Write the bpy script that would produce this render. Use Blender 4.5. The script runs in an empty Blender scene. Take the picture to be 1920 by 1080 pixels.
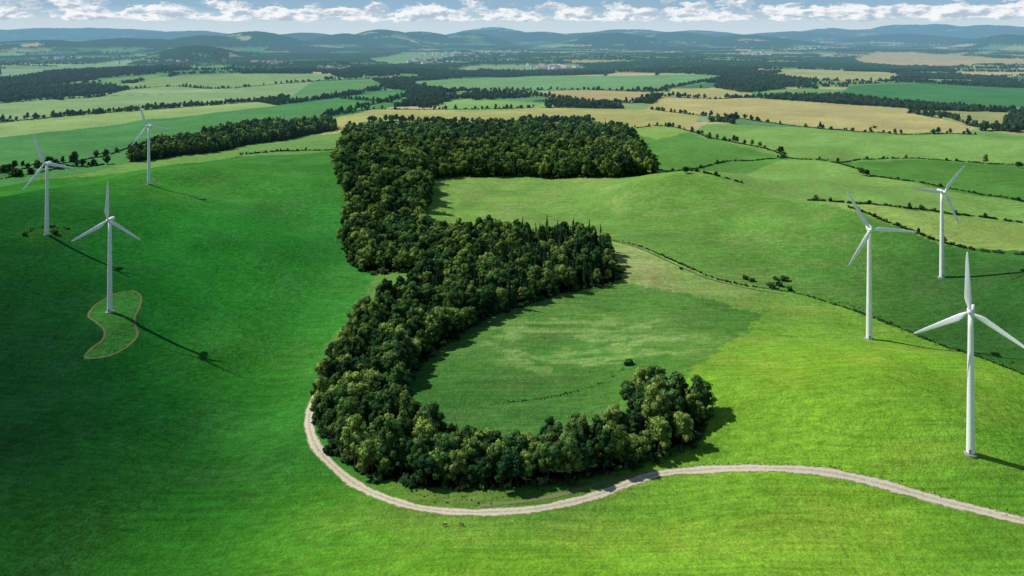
import bpy, math, random, bmesh
import numpy as np
from mathutils import Vector, Matrix, noise as mnoise
random.seed(7); rng=np.random.default_rng(7)
scene=bpy.context.scene
# ------------------------------------------------------------------ survey constants (level camera with a rise/fall lens)
H=230.0; F=1507.0; VH=66.0

def hsh(i,j,s=0):
    i=i.astype(np.int64); j=j.astype(np.int64)
    n=(i*374761393+j*668265263+s*1274126177)&0x7fffffff
    n=((n^(n>>13))*1274126177)&0x7fffffff
    n=(n^(n>>16))&0x7fffffff
    return n/float(0x7fffffff)
def vn(x,y,s=0):
    x=np.asarray(x,dtype=float); y=np.asarray(y,dtype=float)
    i=np.floor(x); j=np.floor(y); fx=x-i; fy=y-j
    fx=fx*fx*(3-2*fx); fy=fy*fy*(3-2*fy)
    a=hsh(i,j,s); b=hsh(i+1,j,s); c=hsh(i,j+1,s); d=hsh(i+1,j+1,s)
    return (a*(1-fx)+b*fx)*(1-fy)+(c*(1-fx)+d*fx)*fy
def fbm(x,y,s=0,o=4):
    t=0;a=.5
    for k in range(o):
        t=t+a*vn(x*2**k+17*k,y*2**k-9*k,s+k); a*=.5
    return t/(1-.5**o)
def sst(a,b,x):
    t=np.clip((x-a)/(b-a),0,1); return t*t*(3-2*t)

HILLS=[(-150,50,28000,420),(150,52,30000,300),(330,57,26000,160),(470,61,12500,120),(400,64,12000,120),(250,70,11000,180),(80,76,10500,200),(-120,72,10000,160),(370,87,7600,75),
(720,57,15500,100),(790,60,16500,110),(650,64,14500,90),(560,62,19000,130),(920,51,24000,110),(1010,58,21000,110),(870,60,17000,90),(1180,55,26000,140),(1310,58,27000,140),(1090,61,21000,120),
(1260,61,18000,140),(1480,59,25000,160),(1590,53,31000,190),(1730,44,33000,170),(1850,47,31000,160),(2020,54,30000,160),(1890,67,13500,70),(1700,64,19000,140),(1400,65,16000,130),(1150,63,15000,120)]
def hills(x,y):
    h=np.zeros_like(x)
    for (u,vt,D,w) in HILLS:
        top=230+(VH-vt)/F*D; cx=(u-960)/F*D; sx=w/2/F*D*1.25; sy=D*.07
        h=np.maximum(h,top*np.exp(-.5*(((x-cx)/sx)**2+((y-D)/sy)**2)))
    return h
PADC=(-330.,635.)
def height(x,y):
    x=np.asarray(x,dtype=float); y=np.asarray(y,dtype=float)
    # left hill: long ridge with shallow spurs on its flank
    s=(x+458)*.93-(y-1016)*.37; a=(x+458)*.37+(y-1016)*.93
    R=60*(1-sst(-20,560,a))*sst(-1300,-620,a)
    sp=32*np.sin(a/88.+.6)+20*np.sin(a/37.+1)
    prof=np.where(s>0,1-sst(-60,400,s+sp*sst(0,70,s)),(1-sst(-60,400,0*s))*(1-sst(0,210,-s)))
    h=R*prof
    # right rolling hill
    s2=(x-215)*.85+(y-1199)*.53; a2=(x-215)*.53-(y-1199)*.85
    R2=32*sst(-250,150,a2)*(1+.22*np.sin(a2/44.))
    h=h+R2*np.exp(-.5*(s2/np.where(s2<0,92,90))**2)
    h=h+21*np.exp(-.5*(((x-205)/78)**2+((y-478)/68)**2))
    h=h+10*np.exp(-.5*(((x-80)/120)**2+((y-290)/45)**2))
    h=h-6*np.exp(-.5*(((x-30)/110)**2+((y-540)/85)**2))
    h=h-10*np.exp(-.5*(((x+165)/42)**2))*sst(250,450,y)*(1-sst(850,1200,y))
    nr=1-sst(1500,3000,y)
    h=h+(fbm(x/170+3,y/170,5,2)-.5)*12*nr+(fbm(x/62+1,y/75,15,2)-.5)*7.5*nr
    h=h+2.2*np.exp(-(((x-PADC[0])/17)**2+((y-PADC[1])/40)**2)**2)
    far=sst(1500,5000,y)
    h=h+far*((fbm(x/1500,y/1500,11,3)-.5)*75)
    hh=hills(x,y)
    h=h*(1-np.clip(hh/120,0,1))+hh*(.74+.40*fbm(x/1100,y/1100,21,4))
    return h
TT=np.concatenate([np.geomspace(120,5000,1500),np.geomspace(5010,70000,900)])
_c={}
def locate(u,v):
    k=(u,v)
    if k in _c: return _c[k]
    dx,dz=(u-960)/F,-(v-VH)/F
    z=H+dz*TT-height(dx*TT,TT)
    i=np.argmax(z<0)
    if z[i]>=0: i=len(TT)-1
    t0,t1=TT[i-1],TT[i]; z0,z1=z[i-1],z[i]
    t=t0+(t1-t0)*z0/(z0-z1) if z0!=z1 else t1
    r=(dx*t,t); _c[k]=r; return r
PADC=locate(210,606)
_c.clear()
def L(pts): return np.array([locate(u,v) for u,v in pts])
def inpoly(px,py,P):
    px=np.asarray(px);py=np.asarray(py)
    ins=np.zeros(px.shape,bool)
    m=(px>=P[:,0].min())&(px<=P[:,0].max())&(py>=P[:,1].min())&(py<=P[:,1].max())
    qx=px[m];qy=py[m];r=np.zeros(qx.shape,bool)
    n=len(P);j=n-1
    for i in range(n):
        xi,yi=P[i];xj,yj=P[j]
        if yi!=yj:
            r^=((yi>qy)!=(yj>qy))&(qx<(xj-xi)*(qy-yi)/(yj-yi)+xi)
        j=i
    ins[m]=r
    return ins
def catmull(P,step):
    P=np.asarray(P,dtype=float);out=[]
    Q=np.vstack([2*P[0]-P[1],P,2*P[-1]-P[-2]])
    for i in range(1,len(Q)-2):
        p0,p1,p2,p3=Q[i-1:i+3]
        n=max(2,int(np.linalg.norm(p2-p1)/step))
        for k in range(n):
            t=k/n
            out.append(.5*((2*p1)+(p2-p0)*t+(2*p0-5*p1+4*p2-p3)*t*t+(3*p1-p0-3*p2+p3)*t**3))
    out.append(P[-1]); return np.array(out)
def lin(c):
    c=np.array(c)/255.; return np.where(c<.04045,c/12.92,((c+.055)/1.055)**2.4)

# ------------------------------------------------------------------ materials
def nt(mat):
    mat.use_nodes=True; t=mat.node_tree; t.nodes.clear(); return t
def haze_out(t,shader,L_=15500.0,col=(.19,.38,.52)):  # distance haze painted on as a bluish glow mixed over the surface
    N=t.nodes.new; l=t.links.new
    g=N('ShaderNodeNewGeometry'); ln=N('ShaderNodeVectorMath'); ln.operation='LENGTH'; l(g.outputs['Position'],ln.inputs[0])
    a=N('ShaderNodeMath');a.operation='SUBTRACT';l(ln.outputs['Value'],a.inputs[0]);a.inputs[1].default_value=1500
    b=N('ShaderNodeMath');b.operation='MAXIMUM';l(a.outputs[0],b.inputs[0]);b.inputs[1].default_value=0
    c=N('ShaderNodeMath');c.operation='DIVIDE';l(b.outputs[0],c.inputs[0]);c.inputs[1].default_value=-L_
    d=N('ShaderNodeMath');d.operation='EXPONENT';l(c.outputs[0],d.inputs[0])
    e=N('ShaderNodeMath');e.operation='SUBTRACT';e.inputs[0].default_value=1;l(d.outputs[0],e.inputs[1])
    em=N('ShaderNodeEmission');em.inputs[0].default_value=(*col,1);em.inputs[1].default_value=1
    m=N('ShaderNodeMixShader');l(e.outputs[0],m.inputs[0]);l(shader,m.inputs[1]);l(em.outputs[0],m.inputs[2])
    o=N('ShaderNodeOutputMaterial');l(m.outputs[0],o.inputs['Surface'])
def noise_node(t,vec,scale,detail=3,rough=.6):
    n=t.nodes.new('ShaderNodeTexNoise');n.inputs['Scale'].default_value=scale;n.inputs['Detail'].default_value=detail;n.inputs['Roughness'].default_value=rough
    t.links.new(vec,n.inputs['Vector']);return n.outputs['Fac']
def mrange(t,val,a,b,c,d):
    n=t.nodes.new('ShaderNodeMapRange');t.links.new(val,n.inputs[0])
    for i,v in zip((1,2,3,4),(a,b,c,d)): n.inputs[i].default_value=v
    return n.outputs[0]
def mul(t,a,b,op='MULTIPLY'):
    n=t.nodes.new('ShaderNodeMath');n.operation=op
    for i,v in enumerate((a,b)):
        if isinstance(v,(int,float)): n.inputs[i].default_value=v
        else: t.links.new(v,n.inputs[i])
    return n.outputs[0]
def vscale(t,col,f):
    n=t.nodes.new('ShaderNodeVectorMath');n.operation='SCALE';t.links.new(col,n.inputs[0]);t.links.new(f,n.inputs[3]);return n.outputs[0]
def mixc(t,f,a,b):
    n=t.nodes.new('ShaderNodeMix');n.data_type='RGBA'
    for i,v in ((0,f),(6,a),(7,b)):
        if isinstance(v,(int,float)): n.inputs[i].default_value=v
        elif isinstance(v,tuple): n.inputs[i].default_value=(*v,1)
        else: t.links.new(v,n.inputs[i])
    return n.outputs[2]
def ground_mat():
    m=bpy.data.materials.new('pasture');t=nt(m);N=t.nodes.new;l=t.links.new
    at=N('ShaderNodeAttribute');at.attribute_name='Col'
    g=N('ShaderNodeNewGeometry');pos=g.outputs['Position']
    n2=mrange(t,noise_node(t,pos,.14,4,.7),.3,.7,.80,1.20)
    n3=mrange(t,noise_node(t,pos,1.0,3,.75),.25,.75,.55,1.45)
    mp=N('ShaderNodeMapping');l(pos,mp.inputs[0]);mp.inputs['Rotation'].default_value=(0,0,math.radians(32));mp.inputs['Scale'].default_value=(.012,.36,1)
    n4=mrange(t,noise_node(t,mp.outputs[0],1.0,2),.3,.7,.80,1.20)
    c=vscale(t,at.outputs['Color'],mul(t,n2,mul(t,n3,n4)))
    bs=N('ShaderNodeBsdfDiffuse');l(c,bs.inputs['Color'])
    bp=N('ShaderNodeBump');bp.inputs['Strength'].default_value=.85;bp.inputs['Distance'].default_value=1.9
    l(noise_node(t,pos,.25,4,.72),bp.inputs['Height']);l(bp.outputs[0],bs.inputs['Normal'])
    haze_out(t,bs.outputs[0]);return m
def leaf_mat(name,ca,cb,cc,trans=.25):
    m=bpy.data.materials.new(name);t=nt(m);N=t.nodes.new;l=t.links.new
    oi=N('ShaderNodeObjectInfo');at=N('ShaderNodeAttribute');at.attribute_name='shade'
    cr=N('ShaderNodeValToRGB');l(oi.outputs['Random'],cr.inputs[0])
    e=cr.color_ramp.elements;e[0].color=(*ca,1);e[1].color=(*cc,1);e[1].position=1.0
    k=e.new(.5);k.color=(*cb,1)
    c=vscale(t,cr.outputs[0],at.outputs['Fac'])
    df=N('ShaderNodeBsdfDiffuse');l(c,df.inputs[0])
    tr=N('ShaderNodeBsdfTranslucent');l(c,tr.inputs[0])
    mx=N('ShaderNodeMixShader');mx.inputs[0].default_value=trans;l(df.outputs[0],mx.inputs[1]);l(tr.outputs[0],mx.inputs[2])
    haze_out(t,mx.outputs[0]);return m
def simple_mat(name,col,rough=.7,var=.15,scale=1.0,spec=.3):
    m=bpy.data.materials.new(name);t=nt(m);N=t.nodes.new;l=t.links.new
    g=N('ShaderNodeNewGeometry')
    f=mrange(t,noise_node(t,g.outputs['Position'],scale,4),.3,.7,1-var,1+var)
    rgb=N('ShaderNodeRGB');rgb.outputs[0].default_value=(*col,1)
    c=vscale(t,rgb.outputs[0],f)
    bs=N('ShaderNodeBsdfPrincipled');l(c,bs.inputs['Base Color']);bs.inputs['Roughness'].default_value=rough;bs.inputs['Specular IOR Level'].default_value=spec
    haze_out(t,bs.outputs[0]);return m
M_ground=ground_mat()
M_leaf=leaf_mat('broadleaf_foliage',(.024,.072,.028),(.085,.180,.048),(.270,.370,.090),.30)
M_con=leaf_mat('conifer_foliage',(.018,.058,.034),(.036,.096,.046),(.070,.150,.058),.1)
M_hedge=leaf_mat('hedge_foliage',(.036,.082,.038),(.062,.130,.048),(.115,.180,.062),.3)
M_bark=simple_mat('bark',(.09,.07,.05),.9,.3,2)

# ------------------------------------------------------------------ mesh helpers
def newmesh(name,V,Fc,mats,midx=None,shade=None,smooth=None):
    me=bpy.data.meshes.new(name);me.from_pydata([tuple(v) for v in V],[],Fc)
    for m in mats: me.materials.append(m)
    if midx is not None: me.polygons.foreach_set('material_index',np.array(midx,dtype=np.int32))
    if smooth is not None: me.polygons.foreach_set('use_smooth',np.full(len(Fc),bool(smooth)))
    if shade is not None:
        a=me.attributes.new('shade','FLOAT','POINT');a.data.foreach_set('value',np.array(shade,dtype=np.float32))
    me.update();return me
def addobj(name,me,parent=None,loc=None,coll=None):
    o=bpy.data.objects.new(name,me);(coll or scene.collection).objects.link(o)
    if parent: o.parent=parent
    if loc is not None:o.location=loc
    return o
def tube(V,Fc,MI,SH,p0,p1,r0,r1,mi,n=7,sh=1.0):
    p0=Vector(p0);p1=Vector(p1);d=(p1-p0).normalized();a=d.orthogonal().normalized();b=d.cross(a)
    s=len(V)
    for p,r in((p0,r0),(p1,r1)):
        for k in range(n):
            V.append(p+(a*math.cos(6.2832*k/n)+b*math.sin(6.2832*k/n))*r);SH.append(sh)
    for k in range(n):
        Fc.append((s+k,s+(k+1)%n,s+n+(k+1)%n,s+n+k));MI.append(mi)
def icosphere(sub):
    bm=bmesh.new();bmesh.ops.create_icosphere(bm,subdivisions=sub,radius=1)
    v=[x.co.copy() for x in bm.verts];f=[tuple(a.index for a in x.verts) for x in bm.faces];bm.free();return v,f
ICO1=icosphere(1);ICO2=icosphere(2)
def leafquad(V,Fc,MI,SH,c,nrm,sz,R,sh,mi=1):
    nrm=nrm.normalized();a=nrm.orthogonal().normalized();a=Matrix.Rotation(R.uniform(0,6.28),3,nrm)@a;b=nrm.cross(a)
    s=len(V);asp=R.uniform(.6,1)
    for (i,j) in((-1,-.35),(.1,-1),(1,.25),(-.15,1)):
        V.append(c+a*i*sz+b*j*sz*asp);SH.append(sh)
    Fc.append((s,s+1,s+2,s+3));MI.append(mi)
def rndunit(R):
    while True:
        v=Vector((R.uniform(-1,1),R.uniform(-1,1),R.uniform(-1,1)))
        if .05<v.length<1: return v.normalized()
def broadleaf(seed,ht=18,cr=5.0,base=1.5,nclump=38,nleaf=40,leaf=.46,trunk=True,irr=.25,ico=ICO2):
    R=random.Random(seed);V=[];Fc=[];MI=[];SH=[]
    cz=(ht+base)/2;rz=(ht-base)/2
    if trunk:
        tube(V,Fc,MI,SH,(0,0,-.6),(.1,.1,ht*.35),.42,.28,0);tube(V,Fc,MI,SH,(.1,.1,ht*.35),(R.uniform(-.5,.5),R.uniform(-.5,.5),ht*.8),.28,.08,0)
    cl=[];lob=[(rndunit(R),R.uniform(-irr,irr)) for _ in range(7)]
    for i in range(nclump):
        d=rndunit(R)
        if d.z<-.75: d.z*=-.5;d.normalize()
        k=1+sum(w*max(0,d.dot(q))**3 for q,w in lob)
        rr=R.uniform(.62,.97)*k;wz=1.0-.25*max(0,d.z)
        c=Vector((d.x*cr*rr*wz,d.y*cr*rr*wz,cz+d.z*rz*rr*.92))
        cl.append((c,R.uniform(.85,1.75)*cr/5,R.uniform(.55,1.5)*(1+.22*d.z)))
        if trunk and i%4==0: tube(V,Fc,MI,SH,(0,0,min(c.z*.6,ht*.6)),c,.12,.03,0,5)
    vs,fs=ICO2;s=len(V)
    for v in vs:
        k=.64*(1+sum(w*max(0,v.dot(q))**3 for q,w in lob))
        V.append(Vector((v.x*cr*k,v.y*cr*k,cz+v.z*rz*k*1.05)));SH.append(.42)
    for f in fs:Fc.append(tuple(s+i for i in f));MI.append(1)
    for c,r,sh in cl:
        vs,fs=ico;s=len(V)
        for v in vs:
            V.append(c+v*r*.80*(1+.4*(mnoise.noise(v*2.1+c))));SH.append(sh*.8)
        for f in fs:Fc.append(tuple(s+i for i in f));MI.append(1)
        for _ in range(nleaf):
            d=rndunit(R)
            if d.z<-.3 and R.random()<.6: d.z=-d.z
            p=c+d*r*R.uniform(.8,1.25)
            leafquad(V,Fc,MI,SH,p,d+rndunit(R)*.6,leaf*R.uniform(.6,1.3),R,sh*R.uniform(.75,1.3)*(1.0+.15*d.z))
    return V,Fc,MI,SH
def conifer(seed,ht=20,cr=3.2):
    R=random.Random(seed);V=[];Fc=[];MI=[];SH=[]
    tube(V,Fc,MI,SH,(0,0,-.6),(0,0,ht),.32,.03,0)
    n=18;s=len(V);k=10
    for j in range(7):
        z=1.2+(ht*.95-1.2)*j/6;r=cr*.62*(1-j/6.2)
        for i in range(k):
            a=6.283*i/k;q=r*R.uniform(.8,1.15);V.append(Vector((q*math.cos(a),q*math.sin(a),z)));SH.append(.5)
    for j in range(6):
        for i in range(k):
            Fc.append((s+j*k+i,s+j*k+(i+1)%k,s+(j+1)*k+(i+1)%k,s+(j+1)*k+i));MI.append(1)
    for j in range(n):
        f=j/(n-1);z=1.5+(ht-2)*f;rad=cr*(1-f)**.85+.25
        for b in range(max(5,int(12*(1-f)+4))):
            a=R.uniform(0,6.283);rr=rad*R.uniform(.7,1.15);sh=R.uniform(.6,1.4)
            for q in range(6):
                t=(q+1)/6;p=Vector((math.cos(a)*rr*t,math.sin(a)*rr*t,z-.35*rr*t*t+R.uniform(-.15,.15)))
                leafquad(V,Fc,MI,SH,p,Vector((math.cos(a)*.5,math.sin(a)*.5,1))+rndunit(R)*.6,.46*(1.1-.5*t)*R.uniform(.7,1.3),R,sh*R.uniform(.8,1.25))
    return V,Fc,MI,SH
def protocoll(name,items):
    c=bpy.data.collections.new(name)
    for i,(nm,data,mats) in enumerate(items):
        c.objects.link(bpy.data.objects.new('%02d_%s'%(i,nm),newmesh(nm,data[0],data[1],mats,data[2],data[3])))
    return c
BL=[M_bark,M_leaf];CN=[M_bark,M_con];HB=[M_bark,M_hedge]
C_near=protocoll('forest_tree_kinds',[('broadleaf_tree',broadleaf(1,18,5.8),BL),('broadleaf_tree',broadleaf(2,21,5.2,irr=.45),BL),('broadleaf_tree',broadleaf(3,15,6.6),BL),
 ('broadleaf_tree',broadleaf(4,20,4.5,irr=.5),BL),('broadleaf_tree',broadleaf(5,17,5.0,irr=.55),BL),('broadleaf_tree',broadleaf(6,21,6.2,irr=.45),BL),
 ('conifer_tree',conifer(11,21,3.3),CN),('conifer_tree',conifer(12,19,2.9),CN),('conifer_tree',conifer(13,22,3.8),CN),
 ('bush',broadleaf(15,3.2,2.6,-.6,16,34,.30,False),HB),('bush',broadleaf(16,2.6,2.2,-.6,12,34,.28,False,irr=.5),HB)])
C_far=protocoll('hedge_tree_kinds',[('broadleaf_tree',broadleaf(21,14,5.5,.5,16,9,1.0,ico=ICO1),HB),('broadleaf_tree',broadleaf(22,11,6.2,.3,14,9,1.0,ico=ICO1),HB),('broadleaf_tree',broadleaf(23,16,5.0,.8,16,9,1.0,ico=ICO1),HB),('bush',broadleaf(24,5,4.6,-.8,10,9,.8,False,ico=ICO1),HB)])

def scatter(name,X,Y,idx,scl,coll,zoff=0.0):
    n=len(X);Z=height(X,Y)+zoff
    me=bpy.data.meshes.new(name);me.vertices.add(n)
    me.vertices.foreach_set('co',np.stack([X,Y,Z],1).astype(np.float32).ravel())
    a=me.attributes.new('idx','INT','POINT');a.data.foreach_set('value',np.asarray(idx,dtype=np.int32))
    a=me.attributes.new('scl','FLOAT_VECTOR','POINT')
    sc=np.stack([scl*rng.uniform(.9,1.12,n),scl*rng.uniform(.9,1.12,n),scl*rng.uniform(.85,1.18,n)],1)
    a.data.foreach_set('vector',sc.astype(np.float32).ravel())
    a=me.attributes.new('rot','FLOAT_VECTOR','POINT')
    r=np.stack([rng.normal(0,.04,n),rng.normal(0,.04,n),rng.uniform(0,6.28,n)],1);a.data.foreach_set('vector',r.astype(np.float32).ravel())
    me.update();o=addobj(name,me)
    g=bpy.data.node_groups.new(name+'_instances','GeometryNodeTree')
    g.interface.new_socket('Geometry',in_out='INPUT',socket_type='NodeSocketGeometry');g.interface.new_socket('Geometry',in_out='OUTPUT',socket_type='NodeSocketGeometry')
    gi=g.nodes.new('NodeGroupInput');go=g.nodes.new('NodeGroupOutput')
    ip=g.nodes.new('GeometryNodeInstanceOnPoints');ci=g.nodes.new('GeometryNodeCollectionInfo')
    ci.inputs['Collection'].default_value=coll;ci.inputs['Separate Children'].default_value=True;ci.inputs['Reset Children'].default_value=True
    def na(nm,ty):
        q=g.nodes.new('GeometryNodeInputNamedAttribute');q.data_type=ty;q.inputs['Name'].default_value=nm;return q.outputs['Attribute']
    l=g.links.new
    l(gi.outputs[0],ip.inputs['Points']);l(ci.outputs[0],ip.inputs['Instance']);ip.inputs['Pick Instance'].default_value=True
    l(na('idx','INT'),ip.inputs['Instance Index']);l(na('rot','FLOAT_VECTOR'),ip.inputs['Rotation']);l(na('scl','FLOAT_VECTOR'),ip.inputs['Scale'])
    l(ip.outputs[0],go.inputs[0])
    md=o.modifiers.new('instances','NODES');md.node_group=g
    return o

# ------------------------------------------------------------------ land use
NEAR=L([(-700,420),(-200,372),(0,350),(140,332),(280,316),(450,292),(630,284),(640,250),(1190,252),(1230,325),(1400,352),(1560,388),(1720,440),(1920,488),(2500,640),(2600,1000),(2600,1500),(-900,1500),(-900,700)])
F_TOP=L([(655,252),(800,248),(1000,247),(1165,248),(1195,275),(1228,325),(1150,333),(1000,331),(860,331),(806,336),(803,380),(790,425),(815,448),(1000,450),(1105,450),(1140,478),(1162,512),(1148,532),(1060,548),(980,572),(900,603),(850,634),(800,670),(762,706),(744,738),(768,800),(830,846),(950,860),(1060,846),(1150,820),(1190,795),(1180,765),(1235,745),(1275,745),(1310,768),(1328,800),(1292,835),(1200,868),(1080,900),(950,914),(800,914),(700,895),(640,860),(603,812),(597,760),(618,700),(662,632),(722,580),(792,530),(818,510),(690,512),(655,492),(645,430),(655,388),(640,340),(630,300)])
F_LEFT=L([(240,306),(250,288),(300,278),(430,250),(500,238),(620,236),(634,243),(560,257),(440,278),(330,293)])
FIELDS=[
 ([(-300,262),(0,255),(250,228),(500,200),(760,165),(790,190),(620,222),(480,232),(420,245),(250,278),(240,306),(0,352),(-300,385)],(84,140,78)),
 ([(-300,240),(0,228),(200,212),(480,191),(520,198),(250,228),(0,258),(-300,275)],(146,174,106)),
 ([(-300,212),(0,196),(180,184),(420,168),(600,152),(700,148),(700,163),(480,190),(200,211),(0,227),(-300,240)],(136,166,110)),
 ([(0,165),(150,152),(300,140),(300,148),(190,160),(0,178),(-200,190),(-200,175)],(118,154,98)),
 ([(200,166),(300,145),(600,138),(640,142),(560,158),(400,168)],(134,164,104)),
 ([(590,150),(730,143),(760,158),(700,168),(600,185),(520,195)],(100,148,88)),
 ([(620,222),(700,205),(1000,202),(1210,205),(1310,216),(1300,236),(1180,238),(1100,226),(680,228),(640,248),(600,258)],(168,170,104)),
 ([(440,280),(560,258),(640,250),(640,284),(450,291)],(110,152,82)),
 ([(800,196),(870,186),(970,190),(1060,198),(1000,203),(860,210)],(134,172,100)),
 ([(770,152),(1000,142),(1340,140),(1340,152),(1240,168),(1100,168),(800,170)],(114,158,102)),
 ([(1000,176),(1060,168),(1210,172),(1200,188),(1060,188)],(172,162,110)),
 ([(1250,178),(1260,166),(1390,166),(1420,180),(1340,184)],(172,172,112)),
 ([(1210,205),(1240,182),(1420,184),(1560,194),(1700,203),(1720,215),(1830,240),(1800,250),(1680,250),(1500,236),(1310,216)],(178,172,114)),
 ([(1420,182),(1440,165),(1600,168),(1590,180)],(116,156,96)),
 ([(1560,180),(1600,160),(1760,156),(1920,165),(2300,180),(2300,215),(1920,202),(1700,195)],(72,130,76)),
 ([(1440,140),(1500,130),(1660,135),(1700,145),(1640,152),(1500,150)],(166,170,114)),
 ([(1700,206),(1920,212),(2300,225),(2300,290),(1920,255),(1840,242)],(150,158,100)),
 ([(1180,240),(1300,250),(1330,262),(1480,296),(1290,320),(1228,320),(1200,278)],(92,142,68)),
 ([(1300,246),(1330,232),(1500,238),(1660,254),(1830,252),(1920,262),(2300,290),(2300,330),(1920,306),(1640,300),(1480,294),(1350,262)],(124,164,86)),
 ([(1290,320),(1480,298),(1560,305),(1640,332),(1920,380),(2400,450),(2400,520),(1920,418),(1700,392),(1520,376),(1400,350)],(122,162,84)),
 ([(1560,303),(1700,300),(1920,308),(2300,332),(2400,450),(1920,380),(1640,330)],(86,136,64)),
 ([(1530,380),(1700,394),(1920,420),(2400,520),(2400,600),(1920,470),(1760,455),(1600,395)],(140,168,88)),
 ([(1700,436),(1760,456),(1920,470),(2400,600),(2400,625),(1920,488)],(70,118,56)),
 ([(1190,252),(1190,240),(1240,236),(1300,246),(1230,262)],(130,168,84)),
 ([(0,130),(80,128),(240,112),(250,120),(120,134),(0,148)],(132,164,122)),
 ([(830,132),(900,123),(1080,122),(1100,132),(960,140)],(134,164,114)),
 ([(690,110),(760,100),(860,98),(850,108),(740,124)],(122,158,106)),
 ([(1600,110),(1640,98),(1800,104),(1920,112),(1920,122),(1740,126),(1620,120)],(180,166,124)),
]
FP=[(L(p),lin(c)) for p,c in FIELDS]
SAM=[(50,480,28,84,36),(0,400,32,90,40),(150,400,42,108,42),(300,350,62,132,50),(450,330,70,138,52),(580,320,66,130,56),(400,450,38,120,42),(550,450,46,128,46),(600,400,58,132,54),(250,470,32,106,38),  # grass tones with slope shading painted in; dark left stands in for cloud shadow
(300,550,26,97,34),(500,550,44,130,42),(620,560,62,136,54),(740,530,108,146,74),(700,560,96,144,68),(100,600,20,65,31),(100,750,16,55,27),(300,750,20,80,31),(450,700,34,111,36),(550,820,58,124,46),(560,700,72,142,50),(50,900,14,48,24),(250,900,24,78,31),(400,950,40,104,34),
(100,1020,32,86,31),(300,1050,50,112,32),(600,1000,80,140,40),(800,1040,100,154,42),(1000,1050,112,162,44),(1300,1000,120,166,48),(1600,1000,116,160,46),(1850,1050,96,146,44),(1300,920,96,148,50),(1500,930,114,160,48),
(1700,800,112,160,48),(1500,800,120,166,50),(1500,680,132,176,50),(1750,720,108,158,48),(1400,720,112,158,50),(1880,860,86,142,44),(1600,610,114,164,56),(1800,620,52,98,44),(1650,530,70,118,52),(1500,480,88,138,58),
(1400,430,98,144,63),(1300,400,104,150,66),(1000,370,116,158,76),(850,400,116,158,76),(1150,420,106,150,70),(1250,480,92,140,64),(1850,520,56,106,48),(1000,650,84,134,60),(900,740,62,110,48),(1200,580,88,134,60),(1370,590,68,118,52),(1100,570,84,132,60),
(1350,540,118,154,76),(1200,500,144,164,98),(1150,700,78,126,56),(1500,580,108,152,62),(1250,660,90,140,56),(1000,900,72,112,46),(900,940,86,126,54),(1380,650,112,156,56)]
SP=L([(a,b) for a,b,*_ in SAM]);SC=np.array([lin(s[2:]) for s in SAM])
DITCH=[(1145,450),(1200,462),(1270,492),(1330,518),(1390,534),(1450,543),(1530,560),(1600,582),(1680,612),(1780,652),(1920,702),(2050,745)]
G_RIGHT=L([(800,335),(800,440),(1000,452)]+DITCH+[(2600,960),(2600,600),(1920,488),(1720,440),(1560,388),(1400,352),(1230,325)])
G_HOOK=L([(744,738),(850,634),(980,572),(1150,532),(1240,545),(1350,566),(1430,590),(1400,618),(1330,664),(1275,740),(1150,830),(950,870),(770,810)])
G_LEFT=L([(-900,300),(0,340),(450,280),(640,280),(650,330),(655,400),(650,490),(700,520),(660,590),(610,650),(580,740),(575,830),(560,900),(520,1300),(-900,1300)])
def q(x,y):
    yy=np.maximum(y,150)
    return x/yy,np.log(yy)
def voro(x,y,s=3):
    x=x+160*np.sin(y/1100)+90*np.sin(y/430+x/700);y=y+140*np.sin(x/1300+1)
    c,sn=math.cos(.22),math.sin(.22);X=(x*c+y*sn);Y=(-x*sn+y*c)
    sx,sy=520.,430.
    gx=np.floor(X/sx);gy=np.floor(Y/sy)
    f1=np.full(X.shape,1e9);f2=np.full(X.shape,1e9);idn=np.zeros(X.shape)
    for i in(-1,0,1):
        for j in(-1,0,1):
            a=gx+i;b=gy+j
            px=(a+.5+.85*(hsh(a,b,s)-.5))*sx;py=(b+.5+.85*(hsh(a,b,s+1)-.5))*sy
            d=np.hypot(X-px,Y-py);h=hsh(a,b,s+2)
            m=d<f1
            f2=np.where(m,f1,np.minimum(f2,d));idn=np.where(m,h,idn);f1=np.where(m,d,f1)
    return f2-f1,idn
PAL_G=np.array([lin(c) for c in((92,140,84),(118,154,100),(146,172,118),(102,144,92),(76,126,78),(134,162,110))])
PAL_T=np.array([lin(c) for c in((186,172,128),(166,164,114),(192,176,136))])
WOOD=lin((42,74,48))
def landuse(x,y):
    ed,idn=voro(x,y)
    r=x/np.maximum(y,1)
    wn=fbm(x/900,y/650,31,4)
    k=(idn*997)%1.0;k2=(idn*313)%1.0
    col=PAL_G[(k2*5.99).astype(int)]
    tc=PAL_T[(k2*2.99).astype(int)]
    col=np.where((k<np.where(r>.12,.36,.12))[...,None],tc,col)
    hh=hills(x,y)
    wood=(k>.90-.18*sst(3500,9000,y))|(wn>.575-.04*sst(4000,9000,y))
    wood=wood|((hh>70)&(fbm(x/700,y/700,41,3)>.37))
    wood&=(y>1900)
    col=np.where((y<1950)[...,None],lin((112,154,80)),col)
    ed=np.where(y<1950,999.,ed)
    return col,wood,ed
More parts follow.
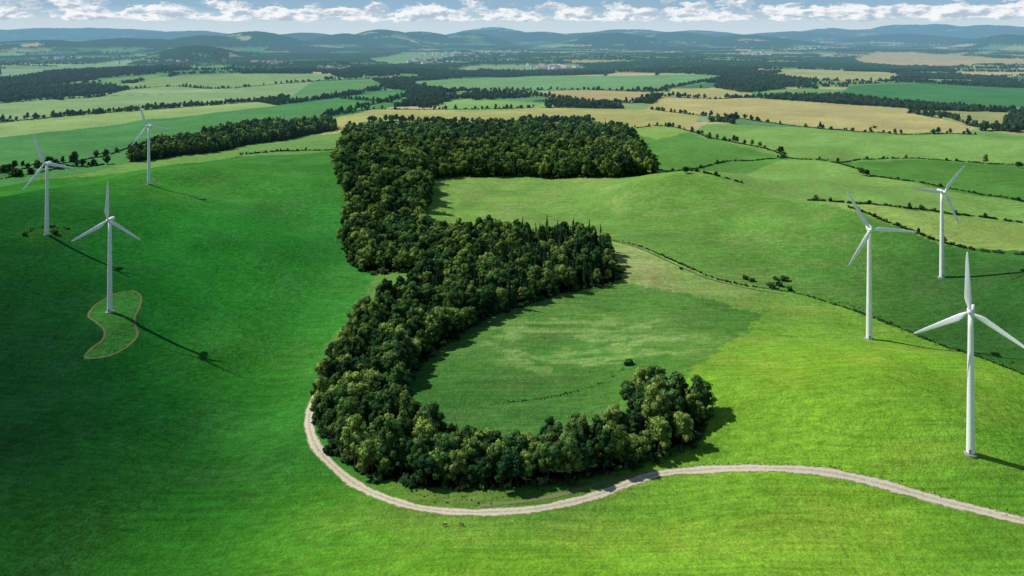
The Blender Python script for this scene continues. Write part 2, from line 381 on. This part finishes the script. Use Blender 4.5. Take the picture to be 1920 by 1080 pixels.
# ------------------------------------------------------------------ ground sheet
ys=np.concatenate([np.linspace(-500,190,40),np.geomspace(196,62000,820)])
NC=1150;tt=np.linspace(-1,1,NC)
W=.80*np.maximum(ys,0)+380
X=(W[:,None]*tt[None,:]);Y=np.repeat(ys[:,None],NC,1)
Xf=X.ravel();Yf=Y.ravel()
Z=height(Xf,Yf)
near=inpoly(Xf,Yf,NEAR)|(Yf<450)
col=np.zeros((len(Xf),3))
qs=np.stack(q(SP[:,0],SP[:,1]),1)
nx,ny=Xf[near],Yf[near]
wx=nx+(fbm(nx/14,ny/14,101,3)-.5)*16;wy=ny+(fbm(nx/14,ny/14,105,3)-.5)*20
gid=np.zeros(len(nx),int);sid=np.zeros(len(SP),int)
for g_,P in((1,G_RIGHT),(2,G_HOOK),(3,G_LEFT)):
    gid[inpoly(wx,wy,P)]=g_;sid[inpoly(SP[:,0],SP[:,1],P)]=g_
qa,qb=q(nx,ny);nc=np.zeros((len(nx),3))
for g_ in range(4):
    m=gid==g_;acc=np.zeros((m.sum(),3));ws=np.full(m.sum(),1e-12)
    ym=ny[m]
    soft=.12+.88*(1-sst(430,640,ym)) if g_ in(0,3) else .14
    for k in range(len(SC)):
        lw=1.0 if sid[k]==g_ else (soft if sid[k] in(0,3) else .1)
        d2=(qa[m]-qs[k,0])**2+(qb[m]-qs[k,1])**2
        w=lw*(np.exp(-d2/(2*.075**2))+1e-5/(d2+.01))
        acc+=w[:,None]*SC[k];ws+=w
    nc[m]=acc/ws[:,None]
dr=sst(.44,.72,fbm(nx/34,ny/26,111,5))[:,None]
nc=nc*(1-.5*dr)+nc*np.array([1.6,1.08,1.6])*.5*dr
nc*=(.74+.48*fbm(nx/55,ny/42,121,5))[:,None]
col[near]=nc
fa=~near
c,w,ed=landuse(Xf[fa],Yf[fa])
c=np.where(w[:,None],WOOD,c);hedge=(ed<9);c=np.where(hedge[:,None],WOOD*1.2,c)
rz=np.where(w&(Yf[fa]>5200),13+8*hsh(np.floor(Xf[fa]/14),np.floor(Yf[fa]/30),8),0.)
rz=np.where(hedge&(Yf[fa]>6000)&~w,7.,rz)
fx,fy=Xf[fa],Yf[fa]
for P,cc in FP:
    m=inpoly(fx,fy,P);c[m]=cc;rz[m]=0
c=c*(.76+.44*fbm(fx/120,fy/100,51,5))[:,None]
col[fa]=c;Z[fa]+=rz
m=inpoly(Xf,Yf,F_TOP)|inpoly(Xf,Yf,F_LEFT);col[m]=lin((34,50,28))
bx,by=locate(1110,645)
pt=np.exp(-.5*(((Xf-bx)/55)**2+((Yf-by)/36)**2))
pm=sst(.50,.60,fbm(Xf/20,Yf/8,61,5)+.16*pt-.06)*sst(.12,.5,pt)
col=col*(1-.55*pm[:,None])+lin((142,172,98))*.55*pm[:,None]
for (u,v,rx,ry,cc,k_) in((88,438,24,26,(54,100,40),.6),(522,862,9,16,(30,84,34),.6),(1330,830,14,16,(70,112,40),.5),(1200,500,30,40,(150,162,100),.35),(880,950,40,7,(96,120,60),.5)):
    bx,by=locate(u,v);pt=np.exp(-(((Xf-bx)/rx)**2+((Yf-by)/ry)**2)**2)*sst(.25,.6,fbm(Xf/6,Yf/8,131,3))
    col=col*(1-k_*pt[:,None])+lin(cc)*k_*pt[:,None]
LOOP=[(250,545),(264,556),(262,575),(252,600),(258,628),(236,652),(200,668),(160,671),(170,655),(192,638),(196,620),(180,604),(166,592),(176,575),(195,562),(220,550)]
LP=catmull(L(LOOP),3.);m=inpoly(Xf,Yf,LP);col[m]=col[m]*.25+lin((62,124,52))*.75
me=bpy.data.meshes.new('ground')
NR=len(ys);me.vertices.add(NR*NC);me.vertices.foreach_set('co',np.stack([Xf,Yf,Z],1).astype(np.float32).ravel())
ii=np.arange((NR-1)*NC).reshape(NR-1,NC)[:,:-1].ravel()
quads=np.stack([ii,ii+1,ii+NC+1,ii+NC],1).astype(np.int32)
nq=len(quads);me.loops.add(nq*4);me.loops.foreach_set('vertex_index',quads.ravel());me.polygons.add(nq)
me.polygons.foreach_set('loop_start',np.arange(0,nq*4,4,dtype=np.int32));me.polygons.foreach_set('loop_total',np.full(nq,4,dtype=np.int32))
me.polygons.foreach_set('use_smooth',np.ones(nq,bool))
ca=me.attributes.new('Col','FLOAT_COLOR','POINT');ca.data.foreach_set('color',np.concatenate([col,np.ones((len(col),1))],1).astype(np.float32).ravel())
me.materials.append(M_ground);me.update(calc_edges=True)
addobj('ground',me)

# ------------------------------------------------------------------ forests
def fill(P,sp):
    x0,y0=P.min(0);x1,y1=P.max(0)
    gx,gy=np.meshgrid(np.arange(x0,x1,sp),np.arange(y0,y1,sp*.87))
    gx=gx+(np.arange(gx.shape[0])%2)[:,None]*sp/2
    gx=gx+rng.uniform(-.38,.38,gx.shape)*sp;gy=gy+rng.uniform(-.38,.38,gx.shape)*sp
    gx=gx.ravel();gy=gy.ravel();m=inpoly(gx,gy,P);return gx[m],gy[m]
x,y=fill(F_TOP,8.1)
keep=(y<950)|(rng.random(len(x))<.88);x=x[keep];y=y[keep]
big=1.06+.26*sst(850,1200,y)
ncon=vn(x/60,y/60,71)
iscon=(ncon>.70)&(rng.random(len(x))<.55)
cx,cy=locate(1060,490);iscon|=(np.hypot(x-cx,(y-cy))<80)&(rng.random(len(x))<.5)
iscon&=~((y<560)&(rng.random(len(x))<.9))
idx=np.where(iscon,rng.integers(6,9,len(x)),rng.integers(0,6,len(x)))
scatter('forest',x,y,idx,rng.uniform(.62,1.26,len(x))*big,C_near)
def along(P,step,jit,closed=False):
    if closed:P=np.vstack([P,P[:1]])
    out=[]
    for a,b in zip(P[:-1],P[1:]):
        d=np.linalg.norm(b-a);n=int(d/step+rng.random())
        if n<1: continue
        t=rng.random(n)[:,None];out.append(a+(b-a)*t+rng.normal(0,jit,(n,2)))
    return np.vstack(out)
e=along(F_TOP,3.6,2.0,True);scatter('shrub_fringe',e[:,0],e[:,1],rng.integers(9,11,len(e)),rng.uniform(.5,1.5,len(e)),C_near)
x,y=fill(F_LEFT,9.);scatter('forest',x,y,np.where(rng.random(len(x))<.5,rng.integers(6,9,len(x)),rng.integers(0,6,len(x))),rng.uniform(.8,1.2,len(x))*1.15,C_near)

HG=[([(-60,240),(60,224),(200,211),(320,197),(480,190),(620,184),(700,165),(760,158)],10,.9),
([(-60,202),(0,194),(100,186),(180,182),(240,168),(330,162),(420,166),(600,152),(690,148)],9,.9),
([(0,172),(60,165),(140,158),(200,155)],7,1.3),([(240,278),(120,306),(30,318),(0,325)],8,1.0),([(0,336),(60,326),(130,312),(200,308)],12,.9),
([(450,290),(560,283),(630,281)],7,.35),([(600,222),(700,205),(850,205),(1000,202)],10,.8),([(640,185),(760,195),(800,200)],8,1.0),([(600,220),(680,200),(760,180),(800,160)],8,1.1),
([(770,152),(860,145),(1000,140),(1180,136),(1330,138)],10,.9),([(800,172),(1000,170),(1100,169),(1220,172),(1260,164),(1340,150)],9,1.0),([(1000,190),(1100,190),(1200,192),(1225,178)],9,.9),
([(820,186),(900,180),(970,176),(1080,190)],8,1.2),([(1220,205),(1320,217),(1500,238),(1600,246),(1690,252),(1830,252)],13,.9),([(1250,182),(1340,186),(1430,182),(1560,193),(1700,200),(1920,206)],12,.9),
([(1190,240),(1240,236),(1300,248),(1350,262),(1440,280),(1475,295)],16,.8),([(1228,316),(1290,320),(1390,343)],40,.5),([(1290,318),(1370,302),(1475,296)],60,.4),([(1475,296),(1560,304),(1640,331),(1800,357),(1920,379)],60,.45),
([(1560,304),(1640,299),(1800,303),(1920,309)],30,.55),([(1515,376),(1600,382),(1700,391),(1820,405),(1920,418),(2000,430)],30,.5),([(1590,388),(1700,430),(1780,458),(1920,478),(2000,492)],30,.45),
([(1700,212),(1760,216),(1830,238),(1920,240)],8,1.1),([(1840,245),(1920,248)],4,1.5),([(1440,160),(1520,158),(1600,158),(1760,155)],9,1.1),
([(1640,152),(1800,160),(1920,165)],10,1.0)]
hx=[];hs=[];lx=[];ls=[]
for P,st,sc in HG:
    Q=catmull(L(P),20.)
    e=along(Q,st,1.2 if sc<.6 else 3.5)
    g=fbm(e[:,0]/55,e[:,1]/55,81,2);k=(g>.42)|(rng.random(len(e))<.3);e=e[k]
    hx.append(e);hs.append(rng.uniform(.45,1.25,len(e))*sc)
    e=along(Q,2.0,.7);lx.append(e);ls.append(rng.uniform(.30,.58,len(e)))
hx=np.vstack(hx);hs=np.concatenate(hs);lx=np.vstack(lx);ls=np.concatenate(ls)
scatter('hedgerow',np.r_[hx[:,0],lx[:,0]],np.r_[hx[:,1],lx[:,1]],np.r_[rng.integers(0,3,len(hx)),np.full(len(lx),3)],np.r_[hs,ls],C_far,-.3)
CL=[([(0,195),(0,170),(80,165),(190,160),(130,178),(60,185)],12),([(760,160),(830,168),(830,195),(790,206),(765,190)],12),([(700,150),(780,148),(770,172),(720,165)],13),
([(620,140),(740,130),(750,142),(640,148)],14),([(1340,165),(1350,145),(1440,150),(1520,150),(1520,160),(1400,175)],13),([(820,186),(900,176),(1010,182),(900,188)],13),([(1100,130),(1200,120),(1420,125),(1420,145),(1200,136)],16),
([(1890,245),(1880,220),(1930,212),(1960,240)],10),([(880,138),(900,132),(1090,134),(1080,142)],15),([(270,112),(330,100),(430,102),(430,114),(330,122)],18),([(0,150),(90,138),(240,128),(300,138),(150,150),(0,164)],16)]
X_=[];Y_=[]
for P,sp in CL:
    x,y=fill(L(P),sp);k=fbm(x/50,y/50,141,2)>.36;X_.append(x[k]);Y_.append(y[k])
x=np.concatenate(X_);y=np.concatenate(Y_);scatter('woodland',x,y,rng.integers(0,3,len(x)),rng.uniform(.8,1.35,len(x)),C_far,-.3)
n=1400000
y=np.sqrt(rng.uniform(1500**2,9500**2,n));x=rng.uniform(-.72,.72,n)*y
ok=~inpoly(x,y,NEAR)
for P,_ in FP: ok&=~inpoly(x,y,P)
x=x[ok];y=y[ok];_,w,ed=landuse(x,y)
k=(ed<6)&(vn(x/200,y/200,91)>.25)|(w&(y<5600)&(rng.random(len(x))<.32))|(w&(ed<25)&(rng.random(len(x))<.5))
x=x[k];y=y[k];print('distant trees',len(x))
scatter('distant_woodland',x,y,rng.integers(0,3,len(x)),rng.uniform(.75,1.3,len(x)),C_far,-.3)

def scrub(name,P,step,jit,s0,s1):
    e=along(catmull(L(P),6.),step,jit);k=fbm(e[:,0]/9,e[:,1]/9,151,2)
    scatter(name,e[:,0],e[:,1],rng.integers(9,11,len(e)),rng.uniform(s0,s1,len(e))*(.45+1.1*k),C_near,-.08)
scrub('ditch_scrub',DITCH,.6,.9,.12,.42)
scrub('ditch_scrub',[(1170,688),(1160,700),(1120,722),(1060,738),(1000,750),(925,757)],.45,1.0,.06,.20)
scrub('ditch_scrub',[(1560,560),(1640,592),(1760,648),(1920,692)],2.0,2.2,.10,.3)
scrub('rough_scrub',[(48,438),(66,428),(100,425),(130,430)],1.6,1.5,.2,.5)
scrub('rough_scrub',[(1395,523),(1410,527)],1.5,1.5,.8,1.2)
scrub('track_verge',[(1240,880),(1320,872),(1430,868),(1520,872),(1600,884),(1700,908),(1800,938),(1920,968)],.8,1.0,.05,.16)
scrub('track_verge',[(700,880),(800,925),(900,935),(1000,925),(1100,905)],1.0,3.0,.06,.22)
def lone(name,u,v,kind,s):
    x,y=locate(u,v);z=float(height(x,y))
    ob=[o for o in C_near.objects if o.name.startswith('%02d_'%kind)][0]
    o=addobj(name,ob.data,loc=(x,y,z-.1));o.rotation_euler=(0,0,random.uniform(0,6.28));o.scale=(s,s,s*random.uniform(.9,1.1));return o
for (u,v,k,s) in((1178,684,9,1.35),(1277,505,9,.7),(1446,540,9,1.6),(1462,536,10,1.9),(1470,526,9,1.6),(1455,524,10,1.5),(1480,545,9,1.1),(1408,527,9,1.1),(46,442,9,.9),(102,438,9,1.3),(1640,240,9,2)): lone('bush',u,v,k,s)
for (u,v,k,s) in((1624,330,2,.8),(1615,328,0,.8),(1848,307,3,.9),(1468,298,2,.7),(1425,276,4,.8),(1410,273,3,.8),(1285,325,2,.7),(1910,315,2,.8)): lone('broadleaf_tree',u,v,k,s)

# ------------------------------------------------------------------ tracks
def road_mat(name,pale,grass,mid=.4,sub=.62):
    m=bpy.data.materials.new(name);t=nt(m);N=t.nodes.new;l=t.links.new
    at=N('ShaderNodeAttribute');at.attribute_name='shade';a=at.outputs['Fac']
    g=N('ShaderNodeNewGeometry');pos=g.outputs['Position']
    nz=noise_node(t,pos,.4,5,.7);nf=noise_node(t,pos,2.0,3,.7)
    aa=mul(t,a,mul(t,mul(t,nz,.5,'SUBTRACT'),1.2),'ADD')
    edge=mrange(t,aa,sub,.92,0,1)
    cen=mrange(t,aa,.05,.28,mid,0)
    f=mul(t,edge,cen,'MAXIMUM')
    c=mixc(t,f,pale,grass);c=vscale(t,c,mrange(t,nf,.3,.7,.72,1.2))
    b=N('ShaderNodeBsdfDiffuse');l(c,b.inputs['Color'])
    haze_out(t,b.outputs[0]);return m
def ribbon(name,P,w,mat,off=.12,step=2.0):
    C=catmull(L(P),step);T=np.gradient(C,axis=0);T/=np.linalg.norm(T,axis=1)[:,None]+1e-9;Nn=np.stack([-T[:,1],T[:,0]],1)
    K=9;V=[];S=[];Fc=[]
    for i,(c,n_) in enumerate(zip(C,Nn)):
        wi=w*(.8+.4*float(vn(i*step/9.,3.,5)))
        for k in range(K):
            a=-1+2*k/(K-1);p=c+n_*a*wi/2
            V.append((p[0],p[1],0));S.append(abs(a))
    V=np.array(V);V[:,2]=height(V[:,0],V[:,1])+off-.10*(np.array(S)>.95)
    for i in range(len(C)-1):
        for k in range(K-1):
            s=i*K+k;Fc.append((s,s+1,s+K+1,s+K))
    return addobj(name,newmesh(name,V,Fc,[mat],None,S,True))
M_track=road_mat('chalk_gravel',(.60,.54,.42),(.17,.22,.07),.45,.66)
M_path=road_mat('worn_earth',(.075,.14,.04),(.05,.13,.03),0)
M_loop=road_mat('worn_margin',(.16,.16,.075),(.05,.12,.035),0)
TRACK=[(640,668),(612,700),(597,735),(583,765),(580,800),(596,842),(640,888),(700,925),(760,946),(820,957),(900,961),(990,956),(1060,944),(1120,928),(1180,906),(1240,888),(1320,881),(1430,878),(1520,882),(1600,895),(1680,915),(1760,938),(1850,960),(1920,977),(2050,1010),(2300,1090)]
ribbon('dirt_track',TRACK,6.8,M_track)
M_edge=road_mat('bare_bank',(.20,.21,.10),(.10,.18,.045),0)
ribbon('footpath',LOOP+[LOOP[0]],1.7,M_loop)
ribbon('footpath',[(1150,452),(1200,466),(1280,502),(1340,526),(1400,540),(1470,552)],2.4,M_path)
ribbon('footpath',[(818,772),(806,750),(802,715),(812,690),(835,665)],1.6,M_path)
ribbon('footpath',[(700,560),(740,545),(800,512),(815,506)],3.0,M_edge)
ribbon('footpath',[(900,948),(980,940),(1060,925),(1130,905),(1190,890)],3.2,M_edge)
ribbon('footpath',[(255,352),(280,347),(300,330)],2.2,M_loop)

# ------------------------------------------------------------------ wind turbines
M_white=simple_mat('white_paint',(.86,.87,.87),.35,.03,.3,spec=.4)
M_conc=simple_mat('concrete',(.34,.32,.29),.9,.2,1.2)
M_dark=simple_mat('grey_metal',(.18,.19,.2),.5,.1)
def lathe(prof,n=32,axis='Z'):
    V=[];Fc=[]
    for r,z in prof:
        for k in range(n):
            a=6.283185*k/n;V.append((r*math.cos(a),r*math.sin(a),z) if axis=='Z' else (r*math.cos(a),z,r*math.sin(a)))
    for i in range(len(prof)-1):
        for k in range(n):
            Fc.append((i*n+k,i*n+(k+1)%n,(i+1)*n+(k+1)%n,(i+1)*n+k))
    Fc.append(tuple(range(n))[::-1]);Fc.append(tuple(range((len(prof)-1)*n,len(prof)*n)))
    return V,Fc
def blade_mesh():
    V=[];Fc=[];n=16
    R_=[1.1,2.2,3.4,5,7,10,14,18,22,26,29,30.6,31.2]
    CH=[1.4,1.5,2.0,2.9,3.3,3.05,2.7,2.35,2.0,1.6,1.15,.75,.2]
    for r,c in zip(R_,CH):
        f=min(1,max(0,(r-2)/4));th=(1-f)*1.0+f*.20;tw=math.radians(16*(1-min(1,r/22)))
        for k in range(n):
            a=6.283185*k/n;x=math.cos(a)*.5*c;yv=math.sin(a)*.5*c*th*(1-.55*f*(math.cos(a)*-.5+.5))
            x=x-f*.18*c
            V.append((x*math.cos(tw)-yv*math.sin(tw),x*math.sin(tw)+yv*math.cos(tw)-.0012*r*r,r))
    for i in range(len(R_)-1):
        for k in range(n):Fc.append((i*n+k,i*n+(k+1)%n,(i+1)*n+(k+1)%n,(i+1)*n+k))
    Fc.append(tuple(range(n))[::-1]);Fc.append(tuple(range((len(R_)-1)*n,len(R_)*n)));return V,Fc
def nacelle_mesh():
    bm=bmesh.new();bmesh.ops.create_cube(bm,size=1)
    for v in bm.verts:
        back=v.co.y>0
        v.co=Vector((v.co.x*(3.0 if back else 3.4),v.co.y*9.5+2.2,v.co.z*(2.9 if back else 3.5)+(.25 if back else 0)))
    bmesh.ops.bevel(bm,geom=bm.edges[:],offset=.7,segments=4,affect='EDGES',profile=.6)
    me=bpy.data.meshes.new('nacelle');bm.to_mesh(me);bm.free();me.materials.append(M_white)
    me.polygons.foreach_set('use_smooth',np.ones(len(me.polygons),bool));return me
HUB=82.
tw_prof=[(2.35,0),(2.3,1),(2.15,14)]+[(2.15-.8*i/8,14+(HUB-2.3-14)*i/8) for i in range(1,9)]
v,f=lathe(tw_prof);ME_tower=newmesh('tower',v,f,[M_white],smooth=True)
v,f=lathe([(3.6,-.8),(3.6,.35),(2.5,.42),(2.5,.5)],32);ME_base=newmesh('foundation',v,f,[M_conc])
v,f=lathe([(2.42,.42),(2.42,.75),(2.3,.76)]);ME_flange=newmesh('flange',v,f,[M_dark])
v,f=lathe([(1.25,.6),(1.5,0),(1.5,-1.0),(1.3,-2.0),(.85,-2.8),(.3,-3.2),(.02,-3.25)],24,'Y');ME_spin=newmesh('spinner',v,f,[M_white],smooth=True)
v,f=blade_mesh();ME_blade=newmesh('blade',v,f,[M_white],smooth=True)
ME_nac=nacelle_mesh()
bm=bmesh.new();bmesh.ops.create_cube(bm,size=1,matrix=Matrix.Diagonal((1.1,.15,2.2,1)));ME_door=bpy.data.meshes.new('door');bm.to_mesh(ME_door);bm.free();ME_door.materials.append(M_dark)
for (u,v_,hv,yaw,ph) in((1820,851,581,-6,-2),(1630,636,428,10,90),(1766,520,359,28,38),(206,585,412,-24,0),(88,440,306,-34,338),(279,346,236,-30,338)):
    x,y=locate(u,v_);z=float(height(x,y));s=(v_-hv)/(v_-VH)*(H-z)/HUB
    bs_=min(1.25,max(1.0,80./(s*HUB)))
    e=bpy.data.objects.new('wind_turbine',None);scene.collection.objects.link(e);e.location=(x,y,z+.1)
    e.rotation_euler=(0,0,math.atan2(-x,y)+math.radians(yaw));e.scale=(s,s,s);e.empty_display_size=5
    addobj('tower',ME_tower,e);addobj('foundation',ME_base,e);addobj('flange',ME_flange,e)
    addobj('door',ME_door,e,(0,-2.30,2.0))
    addobj('nacelle',ME_nac,e,(0,0,HUB-.3))
    rt=bpy.data.objects.new('rotor',None);scene.collection.objects.link(rt);rt.parent=e;rt.location=(0,-3.6,HUB);rt.rotation_euler=(math.radians(-4),0,0)
    addobj('spinner',ME_spin,rt)
    for k in range(3):
        b=addobj('blade_%d'%(k+1),ME_blade,rt,(0,-1.0,0));b.rotation_euler=(0,math.radians(ph+120*k),0);b.scale=(bs_,bs_,bs_)

# ------------------------------------------------------------------ distant village
M_wall=simple_mat('render_wall',(.80,.78,.72),.8,.15,.02);M_roof=simple_mat('roof_tile',(.38,.31,.27),.8,.35,.02)
V=[];Fc=[];MI=[]
def house(x,y,w,d,h,a):
    z=float(height(x,y))-1;c,s_=math.cos(a),math.sin(a);b=len(V)
    for (i,j,k) in((-1,-1,0),(1,-1,0),(1,1,0),(-1,1,0),(-1,-1,h),(1,-1,h),(1,1,h),(-1,1,h),(-1,0,h+w*.35),(1,0,h+w*.35)):
        px,py=i*d/2,j*w/2;V.append((x+px*c-py*s_,y+px*s_+py*c,z+k))
    for q_,m_ in(((0,1,5,4),0),((2,3,7,6),0),((1,2,6,9,5),0),((3,0,4,8,7),0),((4,5,9,8),1),((6,7,8,9),1)):
        Fc.append(tuple(b+i for i in q_));MI.append(m_)
for (u,v_,n,sx,sy) in((870,104,140,70,5),(960,100,110,60,4),(1040,128,80,45,4),(800,118,50,40,4),(1250,82,70,60,3),(620,131,45,30,3),(520,122,30,40,3),(1500,92,70,70,4),(1700,84,70,80,4),(1420,104,50,60,3),(300,118,20,60,4),(130,112,25,60,4),(1150,96,60,60,3)):
    for _ in range(n):
        uu=random.gauss(u,sx*.5);vv=random.gauss(v_,sy*.6)
        x,y=locate(round(uu,1),round(max(vv,78),1));k=random.choice((1,1,1.3,1.8,2.8))
        house(x,y,10*k,17*k,12+3*k,random.uniform(0,3.14))
addobj('distant_village',newmesh('distant_village',V,Fc,[M_wall,M_roof],MI))

# ------------------------------------------------------------------ cattle
M_cow=simple_mat('cow_hide',(.16,.12,.09),.8,.5,1.1)
def cow(u,v,rot):
    pts=[((0,0,1.15),.36),((.55,0,1.15),.38),((-.55,0,1.18),.37),((-.85,0,1.2),.28),((.95,0,1.2),.26),((1.25,0,1.05),.17),((1.45,0,.72),.14),((1.62,0,.42),.10),
      ((.75,.2,.85),.13),((.72,.22,.5),.075),((.74,.22,.02),.06),((.75,-.2,.85),.13),((.80,-.22,.5),.075),((.82,-.22,.02),.06),
      ((-.75,.2,.85),.17),((-.9,.22,.5),.08),((-.8,.22,.02),.06),((-.75,-.2,.85),.17),((-.86,-.22,.5),.08),((-.72,-.22,.02),.06),((-1.02,0,1.2),.05),((-1.08,0,.6),.04),((1.4,.17,.85),.04),((1.4,-.17,.85),.04)]
    ed=[(0,1),(0,2),(2,3),(1,4),(4,5),(5,6),(6,7),(1,8),(8,9),(9,10),(1,11),(11,12),(12,13),(2,14),(14,15),(15,16),(2,17),(17,18),(18,19),(3,20),(20,21),(6,22),(6,23)]
    me=bpy.data.meshes.new('cow');me.from_pydata([p for p,_ in pts],ed,[]);me.materials.append(M_cow)
    x,y=locate(u,v);o=addobj('cow',me,loc=(x,y,float(height(x,y))+.02));o.rotation_euler=(0,0,rot)
    o.modifiers.new('skin','SKIN')
    for i,(p,r) in enumerate(pts):me.skin_vertices[0].data[i].radius=(r,r)
    me.skin_vertices[0].data[0].use_root=True
    s=o.modifiers.new('sub','SUBSURF');s.levels=1;s.render_levels=1
cow(834,987,.2);cow(866,986,2.8)

# ------------------------------------------------------------------ sky + sun
sv=Vector((-.93,.37,0)).normalized();EL=math.radians(45);sunv=Vector((sv.x*math.cos(EL),sv.y*math.cos(EL),math.sin(EL)))
sd=bpy.data.lights.new('sun','SUN');sd.energy=4.4;sd.angle=math.radians(.5);sd.color=(1,.95,.87)
so=bpy.data.objects.new('sun',sd);scene.collection.objects.link(so);so.rotation_euler=(-sunv).to_track_quat('-Z','Y').to_euler();so.location=(-500,300,900)
w=bpy.data.worlds.new('World');scene.world=w;w.use_nodes=True;t=w.node_tree;t.nodes.clear();N=t.nodes.new;l=t.links.new
sk=N('ShaderNodeTexSky');sk.sky_type='NISHITA';sk.sun_disc=False;sk.sun_elevation=EL;sk.sun_rotation=math.atan2(sv.x,sv.y);sk.air_density=1.0;sk.dust_density=.4
bg=N('ShaderNodeBackground');bg.inputs[1].default_value=.08;l(sk.outputs[0],bg.inputs[0])
tc=N('ShaderNodeTexCoord');sp=N('ShaderNodeSeparateXYZ');l(tc.outputs['Generated'],sp.inputs[0])
az=mul(t,sp.outputs[0],sp.outputs[1],'ARCTAN2');el=sp.outputs[2]
hz=N('ShaderNodeValToRGB');l(mrange(t,el,0,.10,0,1),hz.inputs[0])
e=hz.color_ramp.elements;e[0].position=0;e[0].color=(.64,.77,.84,1);e[1].position=1;e[1].color=(.22,.40,.58,1)
k=e.new(.16);k.color=(.60,.74,.82,1);k=e.new(.34);k.color=(.33,.52,.68,1)
bgh=N('ShaderNodeBackground');l(hz.outputs[0],bgh.inputs[0]);bgh.inputs[1].default_value=.92
mh=N('ShaderNodeMixShader');l(mrange(t,el,.05,.25,1.0,0),mh.inputs[0]);l(bg.outputs[0],mh.inputs[1]);l(bgh.outputs[0],mh.inputs[2])
cb=N('ShaderNodeCombineXYZ');l(mul(t,az,14.0),cb.inputs[0]);l(mul(t,el,34.0),cb.inputs[1])
n1=noise_node(t,cb.outputs[0],1.8,10,.60)
cb2=N('ShaderNodeCombineXYZ');l(mul(t,mul(t,az,.006,'ADD'),14.0),cb2.inputs[0]);l(mul(t,mul(t,el,.0035,'SUBTRACT'),34.0),cb2.inputs[1])
n2=noise_node(t,cb2.outputs[0],1.8,10,.60)
win=mul(t,mrange(t,el,.014,.020,0,1),mrange(t,el,.026,.048,1,.1))
d=mul(t,n1,mul(t,win,.22),'ADD')
mask=mul(t,mrange(t,d,.615,.67,0,1),mrange(t,el,.012,.017,0,1))
shd=mrange(t,mul(t,n2,n1,'SUBTRACT'),-.09,.03,0,1)
cc=mixc(t,shd,(.46,.57,.68),(.98,.99,1.0))
bg2=N('ShaderNodeBackground');l(cc,bg2.inputs[0]);bg2.inputs[1].default_value=.97
mx=N('ShaderNodeMixShader');l(mul(t,mask,.93),mx.inputs[0]);l(mh.outputs[0],mx.inputs[1]);l(bg2.outputs[0],mx.inputs[2])
o=N('ShaderNodeOutputWorld');l(mx.outputs[0],o.inputs[0])

# ------------------------------------------------------------------ camera (level, with falling front so verticals stay vertical)
cd=bpy.data.cameras.new('camera');cd.sensor_width=36;cd.lens=F/1920*36;cd.clip_start=1;cd.clip_end=120000
cd.shift_y=-(540-VH)/1920
co=bpy.data.objects.new('camera',cd);scene.collection.objects.link(co);co.location=(0,0,H);co.rotation_euler=(math.pi/2,0,0)
scene.camera=co
scene.view_settings.view_transform='Standard';scene.view_settings.look='None';scene.view_settings.exposure=0
